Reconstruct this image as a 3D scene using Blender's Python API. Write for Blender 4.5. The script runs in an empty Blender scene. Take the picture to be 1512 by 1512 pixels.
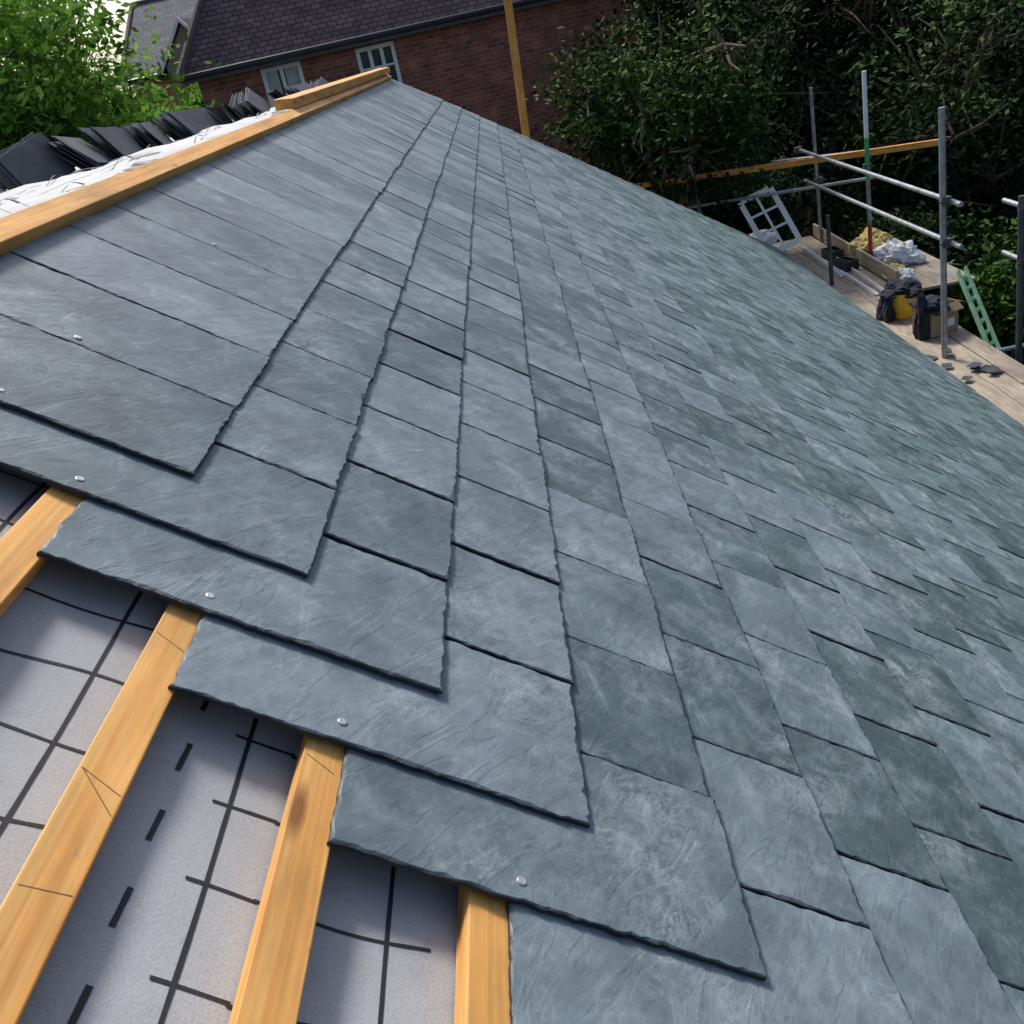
import bpy, bmesh, math, random
import numpy as np
from mathutils import Vector, Matrix
rng=np.random.default_rng(7); random.seed(7)
scene=bpy.context.scene
scene.view_settings.view_transform='Standard'; scene.view_settings.look='None'; scene.view_settings.exposure=0
TH=math.radians(38.2); CT,ST=math.cos(TH),math.sin(TH)
def RW(u,v,n): return (v*CT+n*ST, u, -v*ST+n*CT)   # roof coords -> world

# ---------------- materials ----------------
class NT:
    def __init__(s,name):
        s.m=bpy.data.materials.new(name); s.m.use_nodes=True; s.t=s.m.node_tree; s.n=s.t.nodes; s.l=s.t.links
        s.b=s.n['Principled BSDF']
    def add(s,t,**k):
        x=s.n.new(t)
        for a,v in k.items():
            if a.startswith('_'): setattr(x,a[1:],v)
            else: x.inputs[a.replace('__',' ')].default_value=v
        return x
    def link(s,a,b): s.l.new(a,b)
    def noise(s,vec,scale,detail=4,rough=.55,dist=0):
        x=s.add('ShaderNodeTexNoise',Scale=scale,Detail=detail,Roughness=rough,Distortion=dist)
        if vec is not None: s.link(vec,x.inputs['Vector'])
        return x.outputs['Fac']
    def map(s,vec,scale=(1,1,1),rot=(0,0,0),loc=(0,0,0)):
        x=s.add('ShaderNodeMapping'); x.inputs['Scale'].default_value=scale; x.inputs['Rotation'].default_value=rot; x.inputs['Location'].default_value=loc
        s.link(vec,x.inputs['Vector']); return x.outputs['Vector']
    def rotmap(s,vec,ang,scale,loc=(0,0,0)):
        return s.map(s.map(vec,(1,1,1),(0,0,math.radians(ang))),scale,(0,0,0),loc)
    def ramp(s,fac,stops,interp='LINEAR'):
        x=s.add('ShaderNodeValToRGB'); cr=x.color_ramp; cr.interpolation=interp
        while len(cr.elements)<len(stops): cr.elements.new(.5)
        for e,(p,c) in zip(cr.elements,stops):
            e.position=p; e.color=(c,c,c,1) if isinstance(c,(int,float)) else (*c,1)
        s.link(fac,x.inputs['Fac']); return x.outputs['Color']
    def mix(s,fac,a,b,mode='MIX'):
        x=s.add('ShaderNodeMix',_data_type='RGBA',_blend_type=mode)
        for i,v in ((0,fac),(6,a),(7,b)):
            if isinstance(v,(int,float)): x.inputs[i].default_value=v if i==0 else (v,v,v,1)
            elif isinstance(v,tuple): x.inputs[i].default_value=(*v,1)
            else: s.link(v,x.inputs[i])
        return x.outputs[2]
    def math(s,op,a,b=0.0):
        x=s.add('ShaderNodeMath',_operation=op)
        for i,v in ((0,a),(1,b)):
            if isinstance(v,(int,float)): x.inputs[i].default_value=v
            else: s.link(v,x.inputs[i])
        return x.outputs[0]
    def bump(s,h,strength=.5,dist=.002,normal=None):
        x=s.add('ShaderNodeBump',Strength=strength,Distance=dist); s.link(h,x.inputs['Height'])
        if normal is not None: s.link(normal,x.inputs['Normal'])
        s.link(x.outputs['Normal'],s.b.inputs['Normal']); return x.outputs['Normal']
    def attr(s,name): return s.add('ShaderNodeAttribute',_attribute_name=name)
    def col(s,c):
        if isinstance(c,tuple): s.b.inputs['Base Color'].default_value=(*c,1)
        else: s.link(c,s.b.inputs['Base Color'])
    def rough(s,r):
        if isinstance(r,(int,float)): s.b.inputs['Roughness'].default_value=r
        else: s.link(r,s.b.inputs['Roughness'])
    def obj(s): return s.add('ShaderNodeTexCoord').outputs['Object']
    def uv(s): return s.add('ShaderNodeTexCoord').outputs['UV']

def simple(name,c,rough=.6,metal=0,var=.25,scale=12,bump=.2,bd=.003):
    m=NT(name); o=m.obj(); n=m.noise(o,scale,3,.6)
    k=m.ramp(n,[(.3,1-var),(.7,1+var*.6)])
    m.col(m.mix(1.0,c,k,'MULTIPLY')); m.rough(rough); m.b.inputs['Metallic'].default_value=metal
    if bump: m.bump(m.noise(o,scale*6,2,.6),bump,bd)
    return m.m

def slate_mat():
    m=NT('slate'); uv=m.uv(); rnd=m.attr('rnd').outputs['Fac']; tone=m.attr('tone').outputs['Fac']
    base=m.ramp(rnd,[(0,(.046,.094,.084)),(.14,(.070,.126,.118)),(.30,(.098,.158,.155)),(.7,(.122,.184,.186)),(1,(.155,.220,.230))])
    lav=m.ramp(rnd,[(0,(.105,.132,.158)),(.3,(.135,.160,.192)),(1,(.180,.208,.250))])
    base=m.mix(tone,lav,base)
    n1=m.noise(uv,8,4,.62,.4); base=m.mix(1.0,base,m.ramp(n1,[(.32,.76),(.68,1.24)]),'MULTIPLY')
    gn=m.noise(m.rotmap(uv,-35,(15,60,14)),1.0,5,.66,.9)          # cleavage grain
    base=m.mix(1.0,base,m.ramp(gn,[(.34,.86),(.5,1.0),(.68,1.16)]),'MULTIPLY')
    # soft dusty smears and sparse wispy pale veins, in patches
    patch=m.ramp(m.noise(uv,4.2,3,.6,.5),[(.48,0),(.68,1)])
    vn=m.noise(m.rotmap(uv,-50,(9,17,9),(3,1,0)),1.0,6,.75,1.3)
    vein=m.ramp(vn,[(.474,0),(.497,1),(.503,1),(.526,0)])
    smear=m.ramp(m.noise(m.rotmap(uv,-20,(18,26,9),(8,1,0)),1.0,6,.82,.5),[(.44,0),(.72,1)])
    cloud=m.ramp(m.noise(uv,11,5,.7,.3),[(.50,0),(.78,1)])
    dust=m.math('ADD',m.math('MULTIPLY',patch,m.math('MAXIMUM',m.math('MULTIPLY',vein,.65),smear)),m.math('MULTIPLY',cloud,.45))
    sn=m.ramp(m.noise(m.rotmap(uv,12,(3.2,22,1),(3,5,0)),1.0,6,.8,.8),[(.54,0),(.74,1)])   # rubbed chalk
    streak=m.math('MULTIPLY',sn,m.ramp(n1,[(.50,0),(.66,1)]))
    tot=m.math('MINIMUM',m.math('ADD',dust,m.math('MULTIPLY',streak,.7)),1.0)
    amt=m.ramp(tone,[(.2,.38),(.75,.80)])
    base=m.mix(m.math('MULTIPLY',tot,amt),base,(.54,.60,.62))
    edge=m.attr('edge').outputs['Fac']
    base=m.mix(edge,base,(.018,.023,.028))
    m.col(base)
    m.rough(m.ramp(n1,[(.3,.42),(.7,.64)]))
    m.b.inputs['Specular IOR Level'].default_value=.5
    h2=m.ramp(m.noise(m.rotmap(uv,-28,(5,17,5)),1.0,3,.55,1.0),[(.40,0),(.42,.5),(.585,.5),(.605,1)])
    h=m.math('ADD',m.math('ADD',m.math('MULTIPLY',gn,.55),m.math('MULTIPLY',m.noise(uv,42,4,.75,.4),.8)),m.math('MULTIPLY',h2,.5))
    m.bump(h,.45,.0022)
    return m.m
SLATE=slate_mat()

def wood_mat(name,c1,c2,knots=True):
    m=NT(name); o=m.attr('wc').outputs['Vector']
    g=m.map(o,(2.2,45,45)); n=m.noise(g,1.0,5,.6,.8)
    n2=m.noise(m.map(o,(3,170,170)),1.0,3,.6)
    c=m.mix(m.ramp(n,[(.3,0),(.7,1)]),c1,c2)
    c=m.mix(1.0,c,m.ramp(n2,[(.3,.76),(.7,1.06)]),'MULTIPLY')
    blot=m.ramp(m.noise(m.map(o,(4,14,14)),1.0,4,.65),[(.35,.70),(.65,1.08)])
    c=m.mix(1.0,c,blot,'MULTIPLY')
    if knots:
        v=m.add('ShaderNodeTexVoronoi',Scale=1.0); m.link(m.map(o,(4.5,18,18)),v.inputs['Vector'])
        k=m.ramp(v.outputs['Distance'],[(.08,1),(.19,0)])
        c=m.mix(m.math('MULTIPLY',k,.85),c,(.20,.06,.012))
        d=m.ramp(m.noise(m.map(o,(30,60,60)),1.0,4,.7),[(.64,0),(.74,.5)]); c=m.mix(d,c,(.25,.14,.07))
    m.col(c); m.rough(.65); m.bump(n,.3,.0012)
    return m.m
WOOD=wood_mat('sawn_pine',(.80,.34,.065),(.94,.53,.16))
PLANK=wood_mat('scaffold_timber',(.30,.24,.17),(.50,.42,.32),False)
ORANGE=wood_mat('treated_timber',(.76,.30,.045),(.90,.43,.09))

def membrane_mat():
    m=NT('membrane_fabric'); o=m.obj()
    n=m.noise(o,5,4,.6); c=m.mix(m.ramp(n,[(.3,0),(.7,1)]),(.36,.37,.38),(.45,.46,.47))
    v=m.add('ShaderNodeTexVoronoi',Scale=420.0); m.link(o,v.inputs['Vector'])
    c=m.mix(1.0,c,m.ramp(v.outputs['Distance'],[(.1,.85),(.6,1.05)]),'MULTIPLY')
    d=m.ramp(m.noise(o,16,4,.7),[(.58,0),(.8,.4)]); c=m.mix(d,c,(.22,.21,.20))
    m.col(c); m.rough(.7)
    m.bump(v.outputs['Distance'],.18,.0008)
    return m.m
MEMB=membrane_mat()
INK=simple('black_ink',(.016,.016,.019),.7,0,.3,30,0)
TUBE=simple('galvanised_steel',(.36,.38,.40),.42,.55,.35,9,.15)
DARKTUBE=simple('weathered_steel',(.09,.10,.11),.5,.5,.35,9,.15)
WHITE=simple('white_paint',(.80,.81,.81),.5,0,.10,6,.1)
GREEN=simple('green_paint',(.05,.40,.16),.5)
RED=simple('red_paint',(.45,.04,.03),.5)
BARK=simple('bark',(.14,.105,.07),.9,0,.4,14,0,.02)
NAIL=simple('galvanised_nail',(.62,.62,.62),.4,.6,.4,80,0)
CLOTH=simple('dark_cloth',(.018,.02,.035),.95,0,.4,15,.5,.01)
CARD=simple('cardboard',(.38,.25,.15),.85,0,.15,8,.1)
YELLOW=simple('yellow_plastic',(.80,.55,.03),.45,0,.15,6,.05)
POLY=simple('polythene',(.74,.76,.78),.35,0,.15,8,.6,.02)
WOOL=simple('mineral_wool',(.66,.50,.18),.95,0,.35,14,.9,.03)
BLACKP=simple('black_plastic',(.03,.032,.035),.45)
PALEGREEN=simple('pale_green_paint',(.22,.42,.24),.65,0,.3,10,.3)
GLASS=simple('window_glass',(.05,.06,.07),.08,0,.2,2,0)
CURTAIN=simple('curtain',(.50,.54,.50),.9,0,.2,5,0)

# ---------------- mesh helpers ----------------
def mesh_obj(name,V,F,mat,parent=None,smooth=False):
    me=bpy.data.meshes.new(name); me.from_pydata([tuple(v) for v in V],[],F); me.update()
    if mat: me.materials.append(mat)
    o=bpy.data.objects.new(name,me); scene.collection.objects.link(o)
    if parent: o.parent=parent
    if smooth: me.polygons.foreach_set('use_smooth',[True]*len(me.polygons))
    return o
def empty(name,loc=(0,0,0)):
    e=bpy.data.objects.new(name,None); scene.collection.objects.link(e); e.empty_display_size=.1; return e
class MB:
    """accumulates geometry"""
    def __init__(s): s.V=[];s.F=[];s.wc=[]
    def box(s,o,a,b,c,rough=0):
        o,a,b,c=[Vector(x) for x in (o,a,b,c)]; k=len(s.V)
        off=random.uniform(0,50)
        for i in (0,1):
            for j in (0,1):
                for l in (0,1):
                    s.V.append(o+a*i+b*j+c*l); s.wc.append((a.length*i+off,b.length*j+off,c.length*l))
        q=[(0,1,3,2),(4,6,7,5),(0,4,5,1),(2,3,7,6),(0,2,6,4),(1,5,7,3)]
        if a.cross(b).dot(c)<0: q=[t[::-1] for t in q]
        s.F+= [tuple(k+i for i in t) for t in q]
    def tube(s,p,q,r,seg=12,r2=None):
        p,q=Vector(p),Vector(q); d=(q-p).normalized(); x=d.orthogonal().normalized(); y=d.cross(x); k=len(s.V)
        r2=r if r2 is None else r2
        for P,rr in ((p,r),(q,r2)):
            for i in range(seg):
                a=2*math.pi*i/seg; s.V.append(P+x*math.cos(a)*rr+y*math.sin(a)*rr); s.wc.append((0,0,0))
        for i in range(seg): j=(i+1)%seg; s.F.append((k+i,k+j,k+seg+j,k+seg+i))
        s.F.append(tuple(k+i for i in range(seg))[::-1]); s.F.append(tuple(k+seg+i for i in range(seg)))
    def make(s,name,mat,parent=None,bevel=0,smooth=False):
        o=mesh_obj(name,s.V,s.F,mat,parent,smooth)
        at=o.data.attributes.new('wc','FLOAT_VECTOR','POINT'); at.data.foreach_set('vector',np.array(s.wc,dtype=np.float32).ravel())
        if bevel:
            b=o.modifiers.new('bevel','BEVEL'); b.width=bevel; b.segments=2; b.limit_method='ANGLE'
        return o

# ---------------- slates ----------------
w=.25; g=.1776; L=.444; TI=.0056; A=.0068/g
V_EAVE=30*g+.06; 
def hip_u(v): return 7.80+(v+.45)*1.075
roof=empty('slate_roof')
V=[];F=[];UV=[];RN=[];TN=[];ED=[]
def add_slate(k,u0,lod):
    vt=k*g; wd=w-.003-rng.uniform(0,.002); uo=u0+rng.uniform(-.001,.001)
    dv=rng.uniform(-.003,.003); tilt=rng.normal(0,.0011); lift=abs(rng.normal(0,.0009)); rot=rng.normal(0,.003)
    r=rng.random(); r=r if rng.random()<.82 else r*.15
    ou,ov=rng.uniform(0,40,2); fl=1
    ns,nl={0:(30,52),1:(9,14),2:(2,2)}[lod]
    out=[]
    def seg(p,q,n,side): 
        for i in range(n):
            t=i/n; out.append((p[0]+(q[0]-p[0])*t,p[1]+(q[1]-p[1])*t,side,i==0))
    a=(0,-L);b=(0,0);c=(wd,0);d=(wd,-L)
    seg(a,b,nl,0);seg(b,c,ns,1);seg(c,d,nl,2);seg(d,a,ns,3)
    n=len(out)
    j={0:.0006,1:.0007,2:.0004}[lod]
    top=[];bot=[];inn=[]
    sm=.001; slow=0
    D={0:(1,0),1:(0,-1),2:(-1,0),3:(0,1)}
    for i,(x,y,sd,corner) in enumerate(out):
        slow=.88*slow+rng.normal(0,.00018)
        sm=.55*sm+.45*abs(rng.normal(0,.0034)) if rng.random()<.8 else sm*.3
        ins=(.0005+sm) if lod<2 else .0012
        dx,dy=D[sd]
        if corner: px_,py_=D[(sd-1)%4]; dx,dy=dx+px_,dy+py_
        jx,jy=rng.normal(0,j,2)+slow*np.array([dx,dy])*2
        bot.append((x+jx,y+jy)); top.append((x+jx+dx*ins,y+jy+dy*ins)); inn.append((x+jx+dx*(ins+.0010),y+jy+dy*(ins+.0010)))
    tn=min(1,max(0,.30+.30*vt+.02*uo))
    def place(x,y,z):
        xx=x-rot*y; yy=y+rot*x
        return (uo+xx, vt+dv+yy, A*yy+z+lift*(1+y/L)+tilt*(x/wd-.5)*(1+y/L)*2)
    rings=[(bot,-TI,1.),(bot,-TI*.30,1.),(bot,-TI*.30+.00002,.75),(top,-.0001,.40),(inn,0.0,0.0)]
    bases=[]
    for ring,z,e in rings:
        bases.append(len(V))
        for (x,y) in ring:
            V.append(RW(*place(x,y,z))); UV.append((ou+fl*x,ov+y)); ED.append(e); RN.append(r); TN.append(tn)
    for a_,b_ in ((0,1),(2,3),(3,4)):
        for i in range(n):
            jn=(i+1)%n; F.append((bases[a_]+i,bases[b_]+i,bases[b_]+jn,bases[a_]+jn))
    F.append(tuple(bases[4]+i for i in range(n))[::-1])
NC=30
for k in range(0,NC+1):
    us=-k*w/2; nmax=int((hip_u(k*g)-us)/w)+2
    for i in range(nmax):
        u0=us+i*w
        if u0-1>hip_u(k*g): continue
        add_slate(k,u0, 0 if (u0<1.0 and k<10) else (1 if (u0<4 and k<18) else 2))
slates=mesh_obj('slates',V,F,SLATE,roof)
me=slates.data
for nm,arr in (('rnd',RN),('tone',TN),('edge',ED)):
    at=me.attributes.new(nm,'FLOAT','POINT'); at.data.foreach_set('value',np.array(arr,dtype=np.float32))
uvl=me.uv_layers.new(name='UVMap'); li=np.zeros(len(me.loops),dtype=np.int32); me.loops.foreach_get('vertex_index',li)
uvl.data.foreach_set('uv',np.array(UV,dtype=np.float32)[li].ravel())
bm=bmesh.new(); bm.from_mesh(me)
p0=Vector(RW(hip_u(-.45),-.45,0)); p1=Vector(RW(hip_u(5.4),5.4,0)); nn=(p1-p0).cross(Vector(RW(0,0,1))).normalized()
if nn.y<0: nn=-nn
bmesh.ops.bisect_plane(bm,geom=bm.verts[:]+bm.edges[:]+bm.faces[:],plane_co=p0,plane_no=nn,clear_outer=True)
bm.to_mesh(me); bm.free()

# battens
mb=MB()
for k in range(1,31):
    vr=k*g-L+.006; vl=vr-.044
    un=-3.6; uf=hip_u(vr)-.1
    mb.box(RW(un,vl,-.048),Vector(RW(uf,vl,-.048))-Vector(RW(un,vl,-.048)),Vector(RW(0,.044,0)),Vector(RW(0,0,.025)))
bat=mb.make('battens',WOOD,roof,.0015)
# membrane (sagging gently between rafters)
def sag(u,v): return -.0035*(1-math.cos(2*math.pi*(u+.2)/.45))*.5 - .0014*math.sin(v*23+u*9) - .0008*math.sin(u*41+v*17)
V2=[];F2=[]
us=np.concatenate([np.arange(-2.0,1.0,.02),np.arange(1.0,14.6,.6)]); us=np.concatenate([[-4.2,-3.4,-2.6],us]); vs=np.concatenate([np.arange(-.52,.9,.02),np.arange(.9,V_EAVE+.1,.15)])
for u in us:
    for v in vs: V2.append(RW(min(u,hip_u(v)-.02),v,-.052+sag(u,v)))
nv=len(vs)
for i in range(len(us)-1):
    for j in range(nv-1): F2.append((i*nv+j,i*nv+j+1,(i+1)*nv+j+1,(i+1)*nv+j))
memb=mesh_obj('membrane',V2,F2,MEMB,roof,True)
V3=[];F3=[]
def onm(u,v,n): return RW(u,v,-.052+sag(u,v)+n)
def strip(pts,wd=.0042,f=onm,n=.0007):
    b=len(V3); P=[np.array(p,dtype=float) for p in pts]
    if len(P)==2: P=[P[0]+(P[1]-P[0])*t for t in np.linspace(0,1,5)]
    for i,p in enumerate(P):
        t=P[min(i+1,len(P)-1)]-P[max(i-1,0)]; t/=np.linalg.norm(t); q=np.array([-t[1],t[0]])*wd/2*random.uniform(.88,1.1)
        for s_ in (1,-1):
            r=p+q*s_; V3.append(f(r[0],r[1],n) )
    for i in range(len(P)-1): F3.append((b+2*i,b+2*i+1,b+2*i+3,b+2*i+2))
for c in range(-3,6):
    v0=.018+.163*c
    strip([(u,v0+.002*math.sin(u*9+c)) for u in np.arange(-1.9,.6,.03)])
    if c in (0,2,4):
        for d in range(-14,5):
            uu=-.402+ d*.0885; strip([(uu,v0+.110),(uu-.038,v0+.108)],.0052)
    for d in range(-14,8):
        uu=-.46-.095*d
        if c in(1,3): strip([(uu+.002*math.sin(t*20+d),v0-.016+t) for t in np.linspace(0,.062,6)],.0036)
        else: strip([(uu+.003*math.sin(t*30+d*2)+.05*t,v0-.12+t) for t in np.linspace(0,.16,14)],.0036)
ink=mesh_obj('printed_lines',V3,F3,INK,roof)
# pencil setting-out marks on the battens
V3=[];F3=[]
onb=lambda u,v,n:RW(u,v,-.0228+n)
for a,b in [((-.505,.054),(-.522,.092)),((-.505,.054),(-.545,.092)),((-.63,.054),(-.626,.092)),((-.30,.054),(-.318,.092)),((-.395,.232),(-.41,.262)),((-.70,.232),(-.71,.27))]:
    strip([a,b],.0010,onb,.0)
mesh_obj('pencil_marks',V3,F3,simple('pencil',(.22,.12,.05),.8,0,.3,30,0),roof)
# nails
mb=MB()
def nail(u,v,k):
    n=A*(v-k*g); r=.0052
    mb.tube(RW(u,v,n-.004),RW(u,v,n+.0012),r,18); mb.tube(RW(u,v,n+.0012),RW(u,v,n+.0018),r,18,r*.8)
for k in range(0,30):
    un=-k*w/2
    nail(un+.024+random.uniform(-.003,.004),k*g-L+.168+random.uniform(-.02,.02) if k else -.25,k)
nail(.27,-.245,0); nail(1.02,-.23,0)
mb.make('slate_nails',NAIL,roof)

# ridge timbers
mb=MB()
mb.box(RW(-3.4,-.490,-.026),(0,11.1,0),Vector(RW(0,.048,0)),Vector(RW(0,0,.034)))
mb.make('ridge_batten',WOOD,roof,.002)
mb=MB()
mb.box((-.455,3.35,.316),(.03,4.3,.006),(.085,0,-.01),(0,0,.042))
mb.make('loose_timber_length',ORANGE,roof,.003)
# far slope membrane + structure
VV=[];FF=[]
prof=[(-.37,.262),(-.40,.292),(-.60,.286),(-.85,.270),(-1.1,.258),(-1.4,.244),(-1.75,.228),(-2.0,.05),(-3.2,-.95),(-4.9,-2.35)]
def wav(x,y): return .012*math.sin(y*6+x*7)+.009*math.sin(y*15-x*11)+.006*math.sin(y*31+x*19)
ys=np.arange(-4.5,8.2,.07)
for y in ys:
    for i,(x,z) in enumerate(prof):
        zz=z+(wav(x,y) if 1<i<8 else 0)
        yy=min(y,7.75+min(0,(x+.4)*.9) if x>-1.8 else 6.6)
        VV.append((x,yy,zz))
npf=len(prof)
for i in range(len(ys)-1):
    for j in range(npf-1): FF.append((i*npf+j,(i+1)*npf+j,(i+1)*npf+j+1,i*npf+j+1))
m2=mesh_obj('ridge_membrane',VV,FF,MEMB,roof,True)
V3=[];F3=[]
def zf(x,y):
    for i in range(len(prof)-1):
        (x0,z0),(x1,z1)=prof[i],prof[i+1]
        if x1<=x<=x0: return z0+(z1-z0)*(x0-x)/(x0-x1)+wav(x,y)+.004
    return .2
fw=lambda a,b,n:(a,b,zf(a,b)+.002)
for xx in (-.70,-1.15): strip([(xx+.02*math.sin(y*3),y) for y in np.arange(.3,6.5,.03)],.006,fw)
for yy in np.arange(.8,6.5,.62): strip([(x,yy+.04*math.sin(x*9)) for x in np.arange(-1.4,-.5,.03)],.006,fw)
for y0 in (1.45,3.6):
    for i in range(8):
        strip([(-.47,y0+i*.05),(-.57,y0+i*.05+ (.025 if i%3==0 else 0))],.02,fw)
strip([(-.60+.07*math.cos(t),.62+.10*math.sin(t)) for t in np.linspace(0,6.28,30)],.012,fw)
strip([(-.60+.03*math.cos(t),.62+.05*math.sin(t)) for t in np.linspace(0,6.28,20)],.012,fw)
mesh_obj('ridge_membrane_print',V3,F3,INK,roof)
WALL=simple('render_wall',(.45,.43,.40),.9,0,.15,4,.3)
GZ=-6.2
hp=[RW(hip_u(-.45),-.45,-.03),RW(hip_u(V_EAVE),V_EAVE,-.03)]
ex=hp[1][0]; ey=hp[1][1]; ez=hp[1][2]
mesh_obj('hip_end_slope',[hp[0],hp[1],(-4.9,ey,ez)],[(0,1,2)],SLATE,roof)
mb=MB()
mb.box((ex-.35,-4.3,GZ),(0,ey+4.1,0),(-4.0-ex+.5,0,0),(0,0,ez-GZ-.12))
mb.make('house_walls',WALL,roof)
mb=MB(); mb.box((ex-.06,-4.3,ez-.19),(0,ey+4.3,0),(.03,0,0),(0,0,.16)); mb.box((ex-.03,-4.3,ez-.16),(0,ey+4.3,0),(.10,0,0),(0,0,.02))
mb.make('fascia_board',WHITE,roof)

# slate piles standing on the far slope
PS=NT('stacked_slate'); o_=PS.obj(); PS.col(PS.ramp(PS.noise(o_,9,5,.65),[(.3,(.014,.018,.026)),(.7,(.050,.056,.074))])); PS.rough(.6); PS.bump(PS.noise(o_,40,4,.7),.5,.003); PS=PS.m
def slate_pile(x,y,n,ang,h=.25,l=.42):
    VB=MB(); l0=math.radians(random.uniform(28,46)); tw0=random.uniform(-.16,.20)
    for i in range(n):
        a=ang+random.uniform(-.07,.07); lean=l0+math.radians(random.uniform(-4,4)); tw=tw0+random.uniform(-.05,.05)
        ax=Vector((math.sin(a),math.cos(a),tw)).normalized()
        up=Vector((-math.cos(a)*math.sin(lean),math.sin(a)*math.sin(lean),math.cos(lean))).normalized()
        nr=ax.cross(up).normalized()
        px=x-.018*i+random.uniform(-.004,.004); py=y+random.uniform(-.03,.03)
        VB.box(Vector((px,py,zf(max(px,-1.74),py)-.02))-ax*l/2,ax*l,up*h*random.uniform(.9,1),nr*.006)
    return VB.make('slate_pile',PS,None,.001)
py=2.4
while py<7.1:
    t=(py-2.4)/4.6; x=-1.50+.82*max(t,0)**1.4+random.uniform(-.05,.05)
    slate_pile(x,py,random.randint(5,9),random.uniform(-.30,.30),(.225-.075*t)*random.uniform(.85,1.1),.42)
    py+=random.uniform(.32,.46)

# ---------------- scaffold ----------------
sc=empty('scaffolding')
DZ=-3.72
R_=.028
def poles(name,lst,mat):
    m=MB()
    for p,q,r in lst: m.tube(p,q,r,14)
    return m.make(name,mat,sc,0,False)
poles('standards',[((4.75,9.3,GZ),(4.75,9.27,-1.11),.033),((5.30,15.5,GZ),(5.29,15.5,-1.31),R_),((3.14,15.5,GZ),(3.07,15.5,-.78),R_),
   ],TUBE)
poles('dark_standards',[((4.65,12.9,GZ),(4.65,12.9,-2.73),.03),((5.42,9.0,GZ),(5.42,9.0,-2.07),.034),((3.2,14.6,-4),(3.2,14.6,-2.45),.03),((5.45,5.6,GZ),(5.45,5.6,-2),.03)],DARKTUBE)
P0=Vector((5.40,13.5,GZ));P1=Vector((5.41,13.4,-1.03))
def pz(z): return P0+(P1-P0)*((z-P0.z)/(P1.z-P0.z))
poles('painted_standard_upper',[(pz(-1.9),pz(-1.03),.031)],WHITE)
poles('painted_standard_green',[(pz(-2.45),pz(-1.9),.0312)],GREEN)
poles('painted_standard_mid',[(pz(-3.1),pz(-2.45),.031)],TUBE)
poles('painted_standard_red',[(pz(-3.6),pz(-3.1),.0312)],RED)
poles('painted_standard_foot',[(pz(GZ),pz(-3.6),.031)],TUBE)
poles('guard_rails',[((4.82,9.0,-2.03),(4.82,14.8,-2.07),.026),((4.82,9.0,-2.46),(4.82,14.5,-2.50),.026),
  ((3.1,15.56,-2.72),(5.96,14.8,-2.73),.026),((4.6,15.55,-2.30),(5.95,14.62,-2.30),.026),
  ((5.48,9.5,-2.2),(5.48,5.4,-2.2),.026),((5.48,9.5,-2.75),(5.48,5.4,-2.75),.026),((4.3,9.36,-3.80),(6.3,9.36,-3.80),.026),((4.3,13.0,-3.8),(6.4,13.0,-3.8),.026),((4.3,15.6,-3.8),(5.6,15.6,-3.8),.026)],TUBE)
m=MB()
for (x,y,z) in [(4.78,9.28,-2.03),(4.78,9.28,-2.46),(5.41,13.45,-2.30),(5.32,15.46,-2.72),(5.45,9.0,-2.2),(5.45,9.0,-2.75),(4.80,14.7,-2.07)]:
    m.box((x-.05,y-.05,z-.045),(.10,0,0),(0,.10,0),(0,0,.09)); m.tube((x-.08,y-.03,z),(x+.09,y-.03,z),.012,8)
m.make('couplers',DARKTUBE,sc,.01)
m=MB()
for i in range(4):
    x=4.36+.235*i
    y=4.0-.6*i
    while y<16.0:
        ln=min(3.0,16.1-y)
        m.box((x+random.uniform(-.004,.004),y,DZ-.04+random.uniform(-.004,.004)),(random.uniform(-.006,.006),ln-.01,0),(.226,0,0),(0,0,.038)); y+=3.0
for i in range(4):
    m.box((5.32+.235*i,11.9,DZ-.042),(0,2.9,0),(.226,0,0),(0,0,.038))
m.make('scaffold_boards',PLANK,sc,.004)
m=MB(); m.box((5.31,12.2,DZ),(0,3.8,0),(.04,0,0),(0,0,.21)); m.make('toe_board',PLANK,sc,.003)
m=MB()
a=Vector((2.3,15.58,-2.26)); b=Vector((6.5,13.67,-2.26)); m.box(a,b-a,(.03,.06,0),(0,0,.085)); m.make('timber_rail',ORANGE,sc,.003)
m=MB(); a=Vector((.53,10.5,-3.0)); b=Vector((.78,10.5,1.6)); m.box(a,b-a,(.085,0,0),(0,.05,0)); m.make('timber_post',ORANGE,None,.003)

# cardboard box with flaps, label
cb=empty('cardboard_box')
m=MB(); c=Vector((5.0,10.15,DZ)); R=Matrix.Rotation(.35,3,'Z')
def q(x,y,z): return c+R@Vector((x,y,z))
for (o,a,b_) in [((-.2,-.15,0),(.4,0,0),(0,.006,0)),((-.2,.144,0),(.4,0,0),(0,.006,0)),((-.2,-.15,0),(0,.3,0),(.006,0,0)),((.194,-.15,0),(0,.3,0),(.006,0,0))]:
    m.box(q(*o),R@Vector(a),R@Vector(b_),(0,0,.34))
m.box(q(-.2,-.15,0),R@Vector((.4,0,0)),R@Vector((0,.3,0)),(0,0,.01))
m.box(q(-.2,-.15,.34),R@Vector((.4,0,0)),R@Vector((0,-.09,-.07)),(0,0,.005))
m.box(q(.2,-.15,.34),R@Vector((0,.3,0)),R@Vector((.10,0,-.04)),(0,0,.005))
m.make('box_body',CARD,cb)
m=MB(); m.box(q(.02,-.152,.08),R@Vector((.12,0,0)),R@Vector((0,-.002,0)),(0,0,.09)); m.make('box_label',WHITE,cb)
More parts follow.
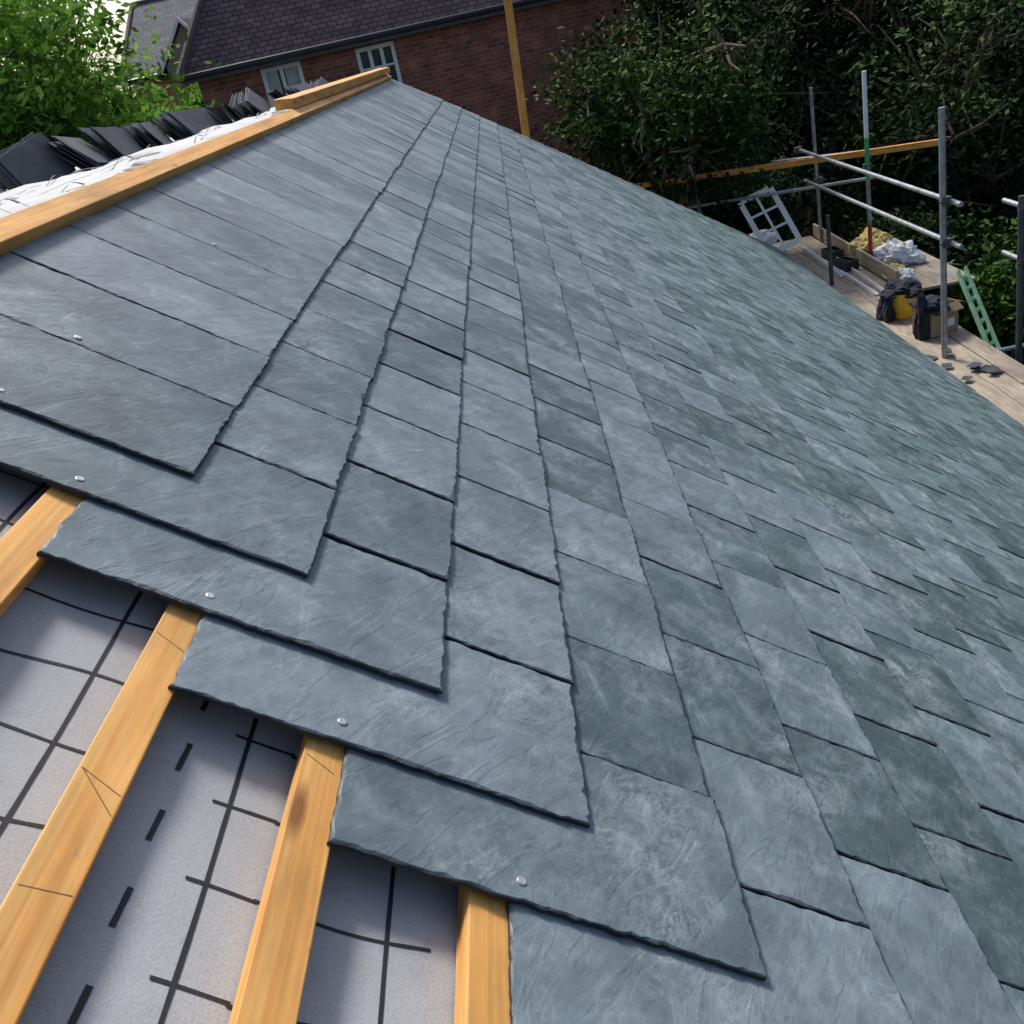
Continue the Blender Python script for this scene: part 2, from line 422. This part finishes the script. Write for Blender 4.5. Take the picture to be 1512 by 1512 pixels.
def blob(name,loc,r,mat,seed,amp=.35,sub=4,parent=None):
    bm=bmesh.new(); bmesh.ops.create_icosphere(bm,subdivisions=sub,radius=1)
    from mathutils import noise
    for v in bm.verts:
        p=v.co.copy(); d=noise.noise(p*1.6+Vector((seed,0,0)))*amp+abs(noise.noise(p*4+Vector((0,seed,0))))*amp*.6+noise.noise(p*9+Vector((0,0,seed)))*amp*.22
        v.co=Vector((p.x*r[0],p.y*r[1],p.z*r[2]))*(1+d)
        if v.co.z<-r[2]*.6: v.co.z=-r[2]*.6
    me=bpy.data.meshes.new(name); bm.to_mesh(me); bm.free(); me.materials.append(mat)
    o=bpy.data.objects.new(name,me); scene.collection.objects.link(o); o.location=(loc[0],loc[1],loc[2]+r[2]*.6); o.parent=parent
    return o
blob('draped_jacket',(4.93,10.1,DZ+.30),(.19,.2,.07),CLOTH,3,.6)
blob('work_trousers',(4.80,10.02,DZ),(.07,.09,.30),CLOTH,8,.5)
bk=empty('yellow_bucket'); bc=Vector((4.93,10.95,DZ))
m=MB(); m.tube(bc,bc+Vector((0,0,.32)),.14,28,.185); m.tube(bc+Vector((0,0,.29)),bc+Vector((0,0,.32)),.193,28,.196); m.make('bucket_body',YELLOW,bk,0)
m=MB()
pr=None
for i in range(13):
    a=math.pi*i/12; p=bc+Vector((.19*math.cos(a),-.09*math.sin(a)-.06,.30-.12*math.sin(a)))
    if pr: m.tube(pr,p,.004,6)
    pr=p
m.make('bucket_handle',TUBE,bk)
blob('dark_rags',(4.93,10.98,DZ+.27),(.20,.21,.10),CLOTH,5,.6)
blob('dark_rag_bundle',(4.72,10.95,DZ),(.09,.15,.20),CLOTH,12,.5)
blob('polythene_bag',(5.72,13.3,DZ),(.27,.3,.18),POLY,21,.6)
blob('insulation_roll_bag',(5.62,14.0,DZ),(.28,.28,.22),WOOL,31,.4)
blob('insulation_offcut',(5.50,12.75,DZ),(.18,.22,.08),WOOL,37,.5)
blob('polythene_bag',(5.50,12.35,DZ),(.10,.16,.10),POLY,61,.6)
for j,(x,y,rz) in enumerate([(5.12,14.35,.1),(5.08,13.6,.3)]):
    t=empty('black_tray'); m=MB(); c=Vector((x,y,DZ)); R=Matrix.Rotation(rz,3,'Z')
    m.box(q(-.11,-.17,0),R@Vector((.22,0,0)),R@Vector((0,.34,0)),(0,0,.02))
    for (o,a,b_) in [((-.11,-.17,.02),(.22,0,0),(0,.015,0)),((-.11,.155,.02),(.22,0,0),(0,.015,0)),((-.11,-.155,.02),(0,.31,0),(.015,0,0)),((.095,-.155,.02),(0,.31,0),(.015,0,0))]:
        m.box(q(*o),R@Vector(a),R@Vector(b_),(0,0,.12))
    m.box(q(-.02,-.155,.02),R@Vector((.02,0,0)),R@Vector((0,.31,0)),(0,0,.11)); m.make('tray_body',BLACKP,t,.004)
m=MB()
for (x,y,l,dx,s) in [(4.93,12.0,3.4,-.03,.07),(5.06,11.8,2.6,.06,.06),(4.86,13.2,2.4,.03,.05)]:
    m.box((x,y,DZ),(dx,l,0),(s,0,0),(0,0,.015)); m.box((x,y,DZ+.015),(dx,l,0),(.010,0,0),(0,0,.04))
m.make('white_trim_strips',WHITE,None)
m=MB()
for i in range(9):
    x=4.78+random.uniform(-.16,.2); y=8.8+random.uniform(-.4,.5); a=random.uniform(0,3); s_=random.uniform(.5,1)
    m.box((x,y,DZ+.003+.0065*i),(.16*s_*math.cos(a),.16*s_*math.sin(a),random.uniform(0,.012)),(-.10*math.sin(a),.10*math.cos(a),0),(0,0,.005))
m.make('slate_offcuts',PS)
# old window sash
ws=empty('old_window_sash'); m=MB()
A0=Vector((4.36,15.25,-3.68)); wx=Vector((.50,-.05,.14)); hy=Vector((-.33,.28,.86))
wn=wx.cross(hy).normalized()*.04
def bar(p0,q0,wd,n=1.0):
    P=A0+wx*p0[0]+hy*p0[1]; Q=A0+wx*q0[0]+hy*q0[1]; d=(Q-P); s=d.cross(wn).normalized()*wd
    m.box(P-s/2,d,s,wn*n)
bar((0,0),(0,1),.085);bar((1,0),(1,1),.085);bar((0.06,0),(.94,0),.10,.97);bar((.06,1),(.94,1),.085,.97)
bar((.5,.04),(.5,.97),.04,.8)
for t in (.36,.68): bar((.06,t),(.94,t),.04,.85)
m.make('sash_frame',simple('sash_paint',(.92,.93,.92),.5,0,.05,6,.05),ws,.003)
blob('dust_sheet',(4.35,15.6,DZ+.15),(.22,.2,.12),POLY,44,.5)
gl=empty('green_ladder')
m=MB()
T=Vector((5.72,11.25,-3.45)); Bt=Vector((5.62,9.9,-4.35)); d=Bt-T; side=Vector((.13,.10,0)).normalized()
for s0 in (0,.17):
    m.box(T+side*s0,d,side*.07,(0,0,.07))
nR=9
for i in range(nR):
    P=T+d*((i+.5)/nR)+Vector((0,0,.02)); m.box(P,side*.2,d.normalized()*.05,(0,0,.03))
m.make('ladder_body',PALEGREEN,gl,.003)

# ---------------- ground ----------------
def ground_mat():
    m=NT('garden_ground'); o=m.obj(); n=m.noise(o,.5,5,.65); c=m.ramp(n,[(.35,(.010,.018,.006)),(.6,(.022,.038,.012)),(.75,(.035,.04,.02))])
    m.col(c); m.rough(1.0); m.b.inputs['Specular IOR Level'].default_value=.05; m.bump(m.noise(o,14,3,.7),.8,.05); return m.m
S=600
mesh_obj('ground',[(-S,-S,GZ),(S,-S,GZ),(S,S,GZ),(-S,S,GZ)],[(0,1,2,3)],ground_mat())

# ---------------- brick house ----------------
def brick_mat(name,c1,c2,mort,bw,rh,ms):
    m=NT(name); o=m.uv()
    b=m.add('ShaderNodeTexBrick',Scale=1.0); m.link(o,b.inputs['Vector'])
    b.inputs['Color1'].default_value=(*c1,1); b.inputs['Color2'].default_value=(*c2,1); b.inputs['Mortar'].default_value=(*mort,1)
    b.inputs['Brick Width'].default_value=bw; b.inputs['Row Height'].default_value=rh; b.inputs['Mortar Size'].default_value=ms; b.inputs['Mortar Smooth'].default_value=.2
    c=m.mix(1.0,b.outputs['Color'],m.ramp(m.noise(o,3,5,.7),[(.3,.6),(.7,1.4)]),'MULTIPLY')
    m.col(c); m.rough(.88); m.bump(b.outputs['Fac'],-.7,.015); return m.m
BRICK=brick_mat('red_brick',(.22,.05,.033),(.40,.115,.07),(.22,.17,.14),.225,.085,.013)
BRICK2=brick_mat('orange_brick',(.42,.19,.08),(.5,.25,.11),(.3,.25,.2),.225,.075,.01)
TILE=brick_mat('brown_roof_tile',(.105,.066,.070),(.18,.118,.118),(.02,.015,.016),.19,.12,.012)
TILE2=brick_mat('grey_roof_tile',(.10,.105,.12),(.15,.15,.165),(.04,.04,.045),.3,.2,.012)
def quad_uv(name,pts,mat,parent,e=None):
    o=mesh_obj(name,pts,[tuple(range(len(pts)))],mat,parent)
    P=[Vector(p) for p in pts]; a=(P[1]-P[0]).normalized(); nrm=a.cross(P[2]-P[0]).normalized(); b=nrm.cross(a)
    l=o.data.uv_layers.new(name='UVMap')
    for lp in o.data.loops:
        d=P[lp.vertex_index]-P[0]; l.data[lp.index].uv=(d.dot(a),d.dot(b))
    return o
def house(name,O,e1,zl,length,depth,rise,brick,tile,windows,ov=.3,hipin=None,base=GZ):
    h=empty(name); O=Vector((*O,0)); e1=Vector((*e1,0)).normalized(); e2=Vector((-e1.y,e1.x,0)); up=Vector((0,0,1))
    hipin=depth/2 if hipin is None else hipin
    def P(s,t,z): return O+e1*s+e2*t+up*z
    edges=[0]+sum([[wd[0],wd[1]] for wd in windows],[])+[length]
    k=0
    for i in range(0,len(edges)-1):
        s0,s1=edges[i],edges[i+1]
        if i%2==0: rects=[(base,zl)]
        else:
            wd=windows[i//2]; rects=[(base,wd[2]),(wd[3],zl)]
        for z0,z1 in rects:
            o=quad_uv('front_wall_%d'%k,[P(s0,0,z0),P(s1,0,z0),P(s1,0,z1),P(s0,0,z1)],brick,h); k+=1
            for d in o.data.uv_layers[0].data: d.uv=(d.uv[0]+s0,d.uv[1]+z0-base)
    quad_uv('side_wall',[P(0,depth,base),P(0,0,base),P(0,0,zl),P(0,depth,zl)],brick,h)
    quad_uv('end_wall',[P(length,0,base),P(length,depth,base),P(length,depth,zl),P(length,0,zl)],brick,h)
    quad_uv('back_wall',[P(length,depth,base),P(0,depth,base),P(0,depth,zl),P(length,depth,zl)],brick,h)
    r0,r1=P(hipin,depth/2,zl+rise),P(length-hipin,depth/2,zl+rise)
    c=[P(-ov,-ov,zl-.05),P(length+ov,-ov,zl-.05),P(length+ov,depth+ov,zl-.05),P(-ov,depth+ov,zl-.05)]
    quad_uv('roof_front',[c[0],c[1],r1,r0],tile,h); quad_uv('roof_back',[c[2],c[3],r0,r1],tile,h)
    quad_uv('roof_left',[c[3],c[0],r0],tile,h); quad_uv('roof_right',[c[1],c[2],r1],tile,h)
    m=MB(); 
    for a,b in ((c[0],r0),(c[1],r1),(c[2],r1),(c[3],r0),(r0,r1)): m.tube(a,b,.08,8)
    m.make('ridge_tiles',simple('ridge_tile',(.13,.085,.085),.85),h)
    m=MB(); m.box(P(-ov,-ov,zl-.22),e1*(length+2*ov),e2*.03,up*.14); m.make('fascia',DARKTUBE,h)
    m=MB(); m.tube(P(-ov,-ov-.06,zl-.10),P(length+ov,-ov-.06,zl-.10),.055,8); m.make('gutter',BLACKP,h)
    m=MB(); m.box(P(-ov+.01,-ov+.03,zl-.2),e1*(length+2*ov),e2*(ov-.03),up*.02); m.make('soffit',DARKTUBE,h)
    for i,wd in enumerate(windows):
        s0,s1,z0,z1=wd[:4]; n=wd[4]
        m=MB(); f=.075
        m.box(P(s0,.0,z0),e1*(s1-s0),e2*.06,up*f); m.box(P(s0,.0,z1-f),e1*(s1-s0),e2*.06,up*f)
        for j in range(n+1):
            x=s0+(s1-s0-f)*j/n; m.box(P(x,-.005,z0+f),e1*f,e2*.06,up*(z1-z0-2*f))
        if n==3: m.box(P(s0+f,.005,z0+(z1-z0)*.62),e1*(s1-s0-2*f),e2*.04,up*.04)
        m.box(P(s0-.05,-.06,z0-.06),e1*(s1-s0+.1),e2*.12,up*.055)
        m.make('window_frame_%d'%i,WHITE,h,.004)
        quad_uv('window_glass_%d'%i,[P(s0,.07,z0),P(s1,.07,z0),P(s1,.07,z1),P(s0,.07,z1)],GLASS,h)
        m=MB()
        if n==2:
            for a in (s0+.05,s1-.33):
                for kk in range(5): m.box(P(a+kk*.055,.062-.004*(kk%2),z0+f),e1*.05,e2*.003,up*(z1-z0-2*f))
            m.make('curtain_%d'%i,CURTAIN,h)
    return h
house('brick_house',(-5.19,20.0),(.966,.26),.98,9.3,8,5.2,BRICK,TILE,[(1.22,2.02,-.75,.74,2),(3.15,3.95,-.4,.72,3)],hipin=3.2)
fh=house('distant_house',(-11.0,34),(.97,.1),1.55,7.5,7,2.3,BRICK2,TILE2,[(1.6,2.4,-.4,.7,2)],hipin=.1)
m=MB()
gm=mesh_obj('gable_face',[(-9.6,33.4,1.2),(-7.9,33.5,1.2),(-7.9,33.5,1.6),(-8.75,33.45,2.7),(-9.6,33.4,1.6)],[(0,1,2,3,4)],BRICK2,fh)
m.box((-9.75,33.25,1.45),(1.0,0,1.3),(0,.1,0),(0,0,.14)); m.box((-7.75,33.25,1.45),(-1.0,0,1.3),(0,.1,0),(0,0,.14)); m.make('bargeboard',WHITE,fh)
mesh_obj('gable_roof',[(-9.85,33.3,1.45),(-8.75,33.3,2.85),(-8.75,37,2.85),(-9.85,37,1.45),(-7.65,33.3,1.45),(-7.65,37,1.45)],[(0,1,2,3),(1,4,5,2)],TILE2,fh)

# ---------------- trees ----------------
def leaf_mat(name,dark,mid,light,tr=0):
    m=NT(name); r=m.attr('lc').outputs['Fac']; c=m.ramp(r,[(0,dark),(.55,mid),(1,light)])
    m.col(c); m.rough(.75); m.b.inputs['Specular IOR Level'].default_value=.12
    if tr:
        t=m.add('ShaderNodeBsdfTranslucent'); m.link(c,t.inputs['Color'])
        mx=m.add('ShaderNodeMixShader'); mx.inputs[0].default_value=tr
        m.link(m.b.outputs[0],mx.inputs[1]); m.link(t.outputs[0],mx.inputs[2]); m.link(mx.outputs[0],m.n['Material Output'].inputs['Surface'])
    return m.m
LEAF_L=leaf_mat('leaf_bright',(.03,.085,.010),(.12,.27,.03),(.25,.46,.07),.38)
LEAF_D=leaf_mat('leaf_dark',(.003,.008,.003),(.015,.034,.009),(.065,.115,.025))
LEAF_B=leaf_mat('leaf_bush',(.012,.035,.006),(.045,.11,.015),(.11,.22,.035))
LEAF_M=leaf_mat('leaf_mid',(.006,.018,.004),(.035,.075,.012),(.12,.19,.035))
def tree(name,base,trunk_h,c,rad,nclump,nleaf,ls,mat,seed,tr=.14,lobes=9,twigs=0,light=0,tw=1.0):
    r=np.random.default_rng(seed); T=empty(name); c=np.array(c,float); rad=np.array(rad,float); base=np.array(base,float)
    lc=[];lr=[]
    for i in range(lobes):
        d=r.normal(size=3); d/=np.linalg.norm(d); d[2]=d[2]*.8+.1
        lc.append(c+d*rad*r.uniform(.35,.72)); lr.append(rad*r.uniform(.32,.52))
    lc.append(c.copy()); lr.append(rad*.6)
    cl=[];cb=[]
    for i in range(nclump):
        j=r.integers(len(lc)); d=r.normal(size=3); d/=np.linalg.norm(d); rr=r.uniform(.55,1.0)**.6
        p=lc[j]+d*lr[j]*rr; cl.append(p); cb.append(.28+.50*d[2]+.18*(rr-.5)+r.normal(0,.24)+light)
    cl=np.array(cl);cb=np.array(cb)
    per=nleaf//nclump; cr=rad.mean()*.085+ls*.8
    ctr=np.repeat(cl,per,0)+r.normal(size=(nclump*per,3))*cr*np.array([1,1,.5])
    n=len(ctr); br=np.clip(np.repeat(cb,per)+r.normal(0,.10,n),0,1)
    nrm=r.normal(size=(n,3))+np.array([0,0,.9]); nrm/=np.linalg.norm(nrm,axis=1)[:,None]
    t=np.cross(nrm,r.normal(size=(n,3))); t/=np.linalg.norm(t,axis=1)[:,None]; b=np.cross(nrm,t)
    s=(ls*r.uniform(.55,1.35,n))[:,None]
    vs=np.stack([ctr-t*s*.5, ctr+b*s*.24-nrm*s*.05, ctr+t*s*.5-nrm*s*.12, ctr-b*s*.24-nrm*s*.05],1).reshape(-1,3)
    me=bpy.data.meshes.new('foliage'); me.vertices.add(n*4); me.vertices.foreach_set('co',vs.astype(np.float32).ravel())
    me.loops.add(n*4); me.loops.foreach_set('vertex_index',np.arange(n*4,dtype=np.int32))
    me.polygons.add(n); me.polygons.foreach_set('loop_start',np.arange(0,n*4,4,dtype=np.int32)); me.polygons.foreach_set('loop_total',np.full(n,4,dtype=np.int32))
    me.update(); me.validate()
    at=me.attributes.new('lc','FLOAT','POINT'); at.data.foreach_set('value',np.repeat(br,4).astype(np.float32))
    me.materials.append(mat); o=bpy.data.objects.new('foliage',me); scene.collection.objects.link(o); o.parent=T
    m=MB()
    b0=Vector(base); fork=Vector((c[0],c[1],base[2]+trunk_h))
    m.tube(b0,fork,tr*1.3,10,tr)
    for j in range(len(lc)):
        e=Vector(lc[j]); mid=fork.lerp(e,.5)+Vector(r.normal(0,.15,3)); m.tube(fork,mid,tr*.6,7,tr*.35); m.tube(mid,e,tr*.35,6,tr*.12)
        for q_ in range(3+twigs):
            d=Vector(r.normal(size=3)).normalized(); e2=e+d*float(lr[j].mean())*1.15; h_=e.lerp(e2,.5)+Vector(r.normal(0,.10,3)); m.tube(e,h_,tr*.16*tw,5,tr*.10*tw); m.tube(h_,e2,tr*.10*tw,5,tr*.04*tw)
    m.make('trunk_and_limbs',BARK,T)
    return T
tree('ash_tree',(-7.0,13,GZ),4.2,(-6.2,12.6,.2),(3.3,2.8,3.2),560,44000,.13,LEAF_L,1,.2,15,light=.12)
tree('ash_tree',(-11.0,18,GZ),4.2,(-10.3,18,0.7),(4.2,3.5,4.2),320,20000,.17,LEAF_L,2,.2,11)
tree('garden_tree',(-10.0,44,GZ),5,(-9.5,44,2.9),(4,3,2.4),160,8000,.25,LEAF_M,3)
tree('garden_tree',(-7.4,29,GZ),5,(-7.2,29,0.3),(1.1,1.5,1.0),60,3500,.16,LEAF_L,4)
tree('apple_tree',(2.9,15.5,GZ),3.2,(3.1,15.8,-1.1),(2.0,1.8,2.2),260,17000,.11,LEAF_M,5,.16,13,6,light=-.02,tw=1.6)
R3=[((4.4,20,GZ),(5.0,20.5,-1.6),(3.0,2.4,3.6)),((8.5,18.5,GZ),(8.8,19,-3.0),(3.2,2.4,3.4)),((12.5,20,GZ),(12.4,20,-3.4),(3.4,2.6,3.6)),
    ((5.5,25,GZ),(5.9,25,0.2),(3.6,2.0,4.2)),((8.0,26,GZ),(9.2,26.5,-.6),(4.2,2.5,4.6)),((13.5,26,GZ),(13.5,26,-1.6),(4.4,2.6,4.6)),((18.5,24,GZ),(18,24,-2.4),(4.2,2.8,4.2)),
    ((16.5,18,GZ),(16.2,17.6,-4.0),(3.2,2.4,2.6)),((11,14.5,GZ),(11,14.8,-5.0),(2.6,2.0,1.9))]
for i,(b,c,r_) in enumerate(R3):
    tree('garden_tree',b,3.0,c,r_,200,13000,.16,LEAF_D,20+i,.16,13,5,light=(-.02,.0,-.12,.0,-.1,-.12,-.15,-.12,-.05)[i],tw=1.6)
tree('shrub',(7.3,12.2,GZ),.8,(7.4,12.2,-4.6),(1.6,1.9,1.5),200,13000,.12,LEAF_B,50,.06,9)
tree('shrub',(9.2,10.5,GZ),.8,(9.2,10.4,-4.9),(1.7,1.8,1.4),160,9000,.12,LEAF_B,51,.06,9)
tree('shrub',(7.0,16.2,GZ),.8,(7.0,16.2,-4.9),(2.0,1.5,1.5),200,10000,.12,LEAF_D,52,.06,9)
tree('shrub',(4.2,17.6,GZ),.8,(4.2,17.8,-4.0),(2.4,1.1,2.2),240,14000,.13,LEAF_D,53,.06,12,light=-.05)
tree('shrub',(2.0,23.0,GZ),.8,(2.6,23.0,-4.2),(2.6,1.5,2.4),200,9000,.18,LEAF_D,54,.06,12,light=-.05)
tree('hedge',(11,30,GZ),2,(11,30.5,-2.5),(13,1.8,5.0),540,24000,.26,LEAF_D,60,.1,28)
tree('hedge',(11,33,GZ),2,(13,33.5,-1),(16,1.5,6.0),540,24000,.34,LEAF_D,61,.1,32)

# ---------------- world, sun ----------------
wd=bpy.data.worlds.new('World'); scene.world=wd; wd.use_nodes=True
nt=wd.node_tree; sky=nt.nodes.new('ShaderNodeTexSky'); sky.sky_type='NISHITA'; sky.sun_disc=False
SE,SA=math.radians(50),math.radians(-25)
sky.sun_elevation=SE; sky.sun_rotation=SA; sky.dust_density=3.0; sky.air_density=.8; sky.ozone_density=.8
nt.links.new(sky.outputs[0],nt.nodes['Background'].inputs[0]); nt.nodes['Background'].inputs[1].default_value=.15
sl=bpy.data.lights.new('sun','SUN'); sl.energy=3.9; sl.angle=math.radians(11); sl.color=(1,.975,.93)
so=bpy.data.objects.new('sun',sl); scene.collection.objects.link(so)
D=Vector((math.sin(SA)*math.cos(SE),math.cos(SA)*math.cos(SE),math.sin(SE)))
so.rotation_euler=D.to_track_quat('Z','Y').to_euler()

# ---------------- camera ----------------
cam=bpy.data.cameras.new('camera'); co=bpy.data.objects.new('camera',cam); scene.collection.objects.link(co)
cam.sensor_width=36; cam.lens=36*1459.2/1512; cam.clip_start=.05; cam.clip_end=2000
Wm=Matrix(((.97917,.19208,.06589),(-.02432,.43307,-.90103),(-.2016,.88065,.42872))).to_4x4()
Wm.translation=(.4685,-1.1558,.4109)
co.matrix_world=Wm
scene.camera=co
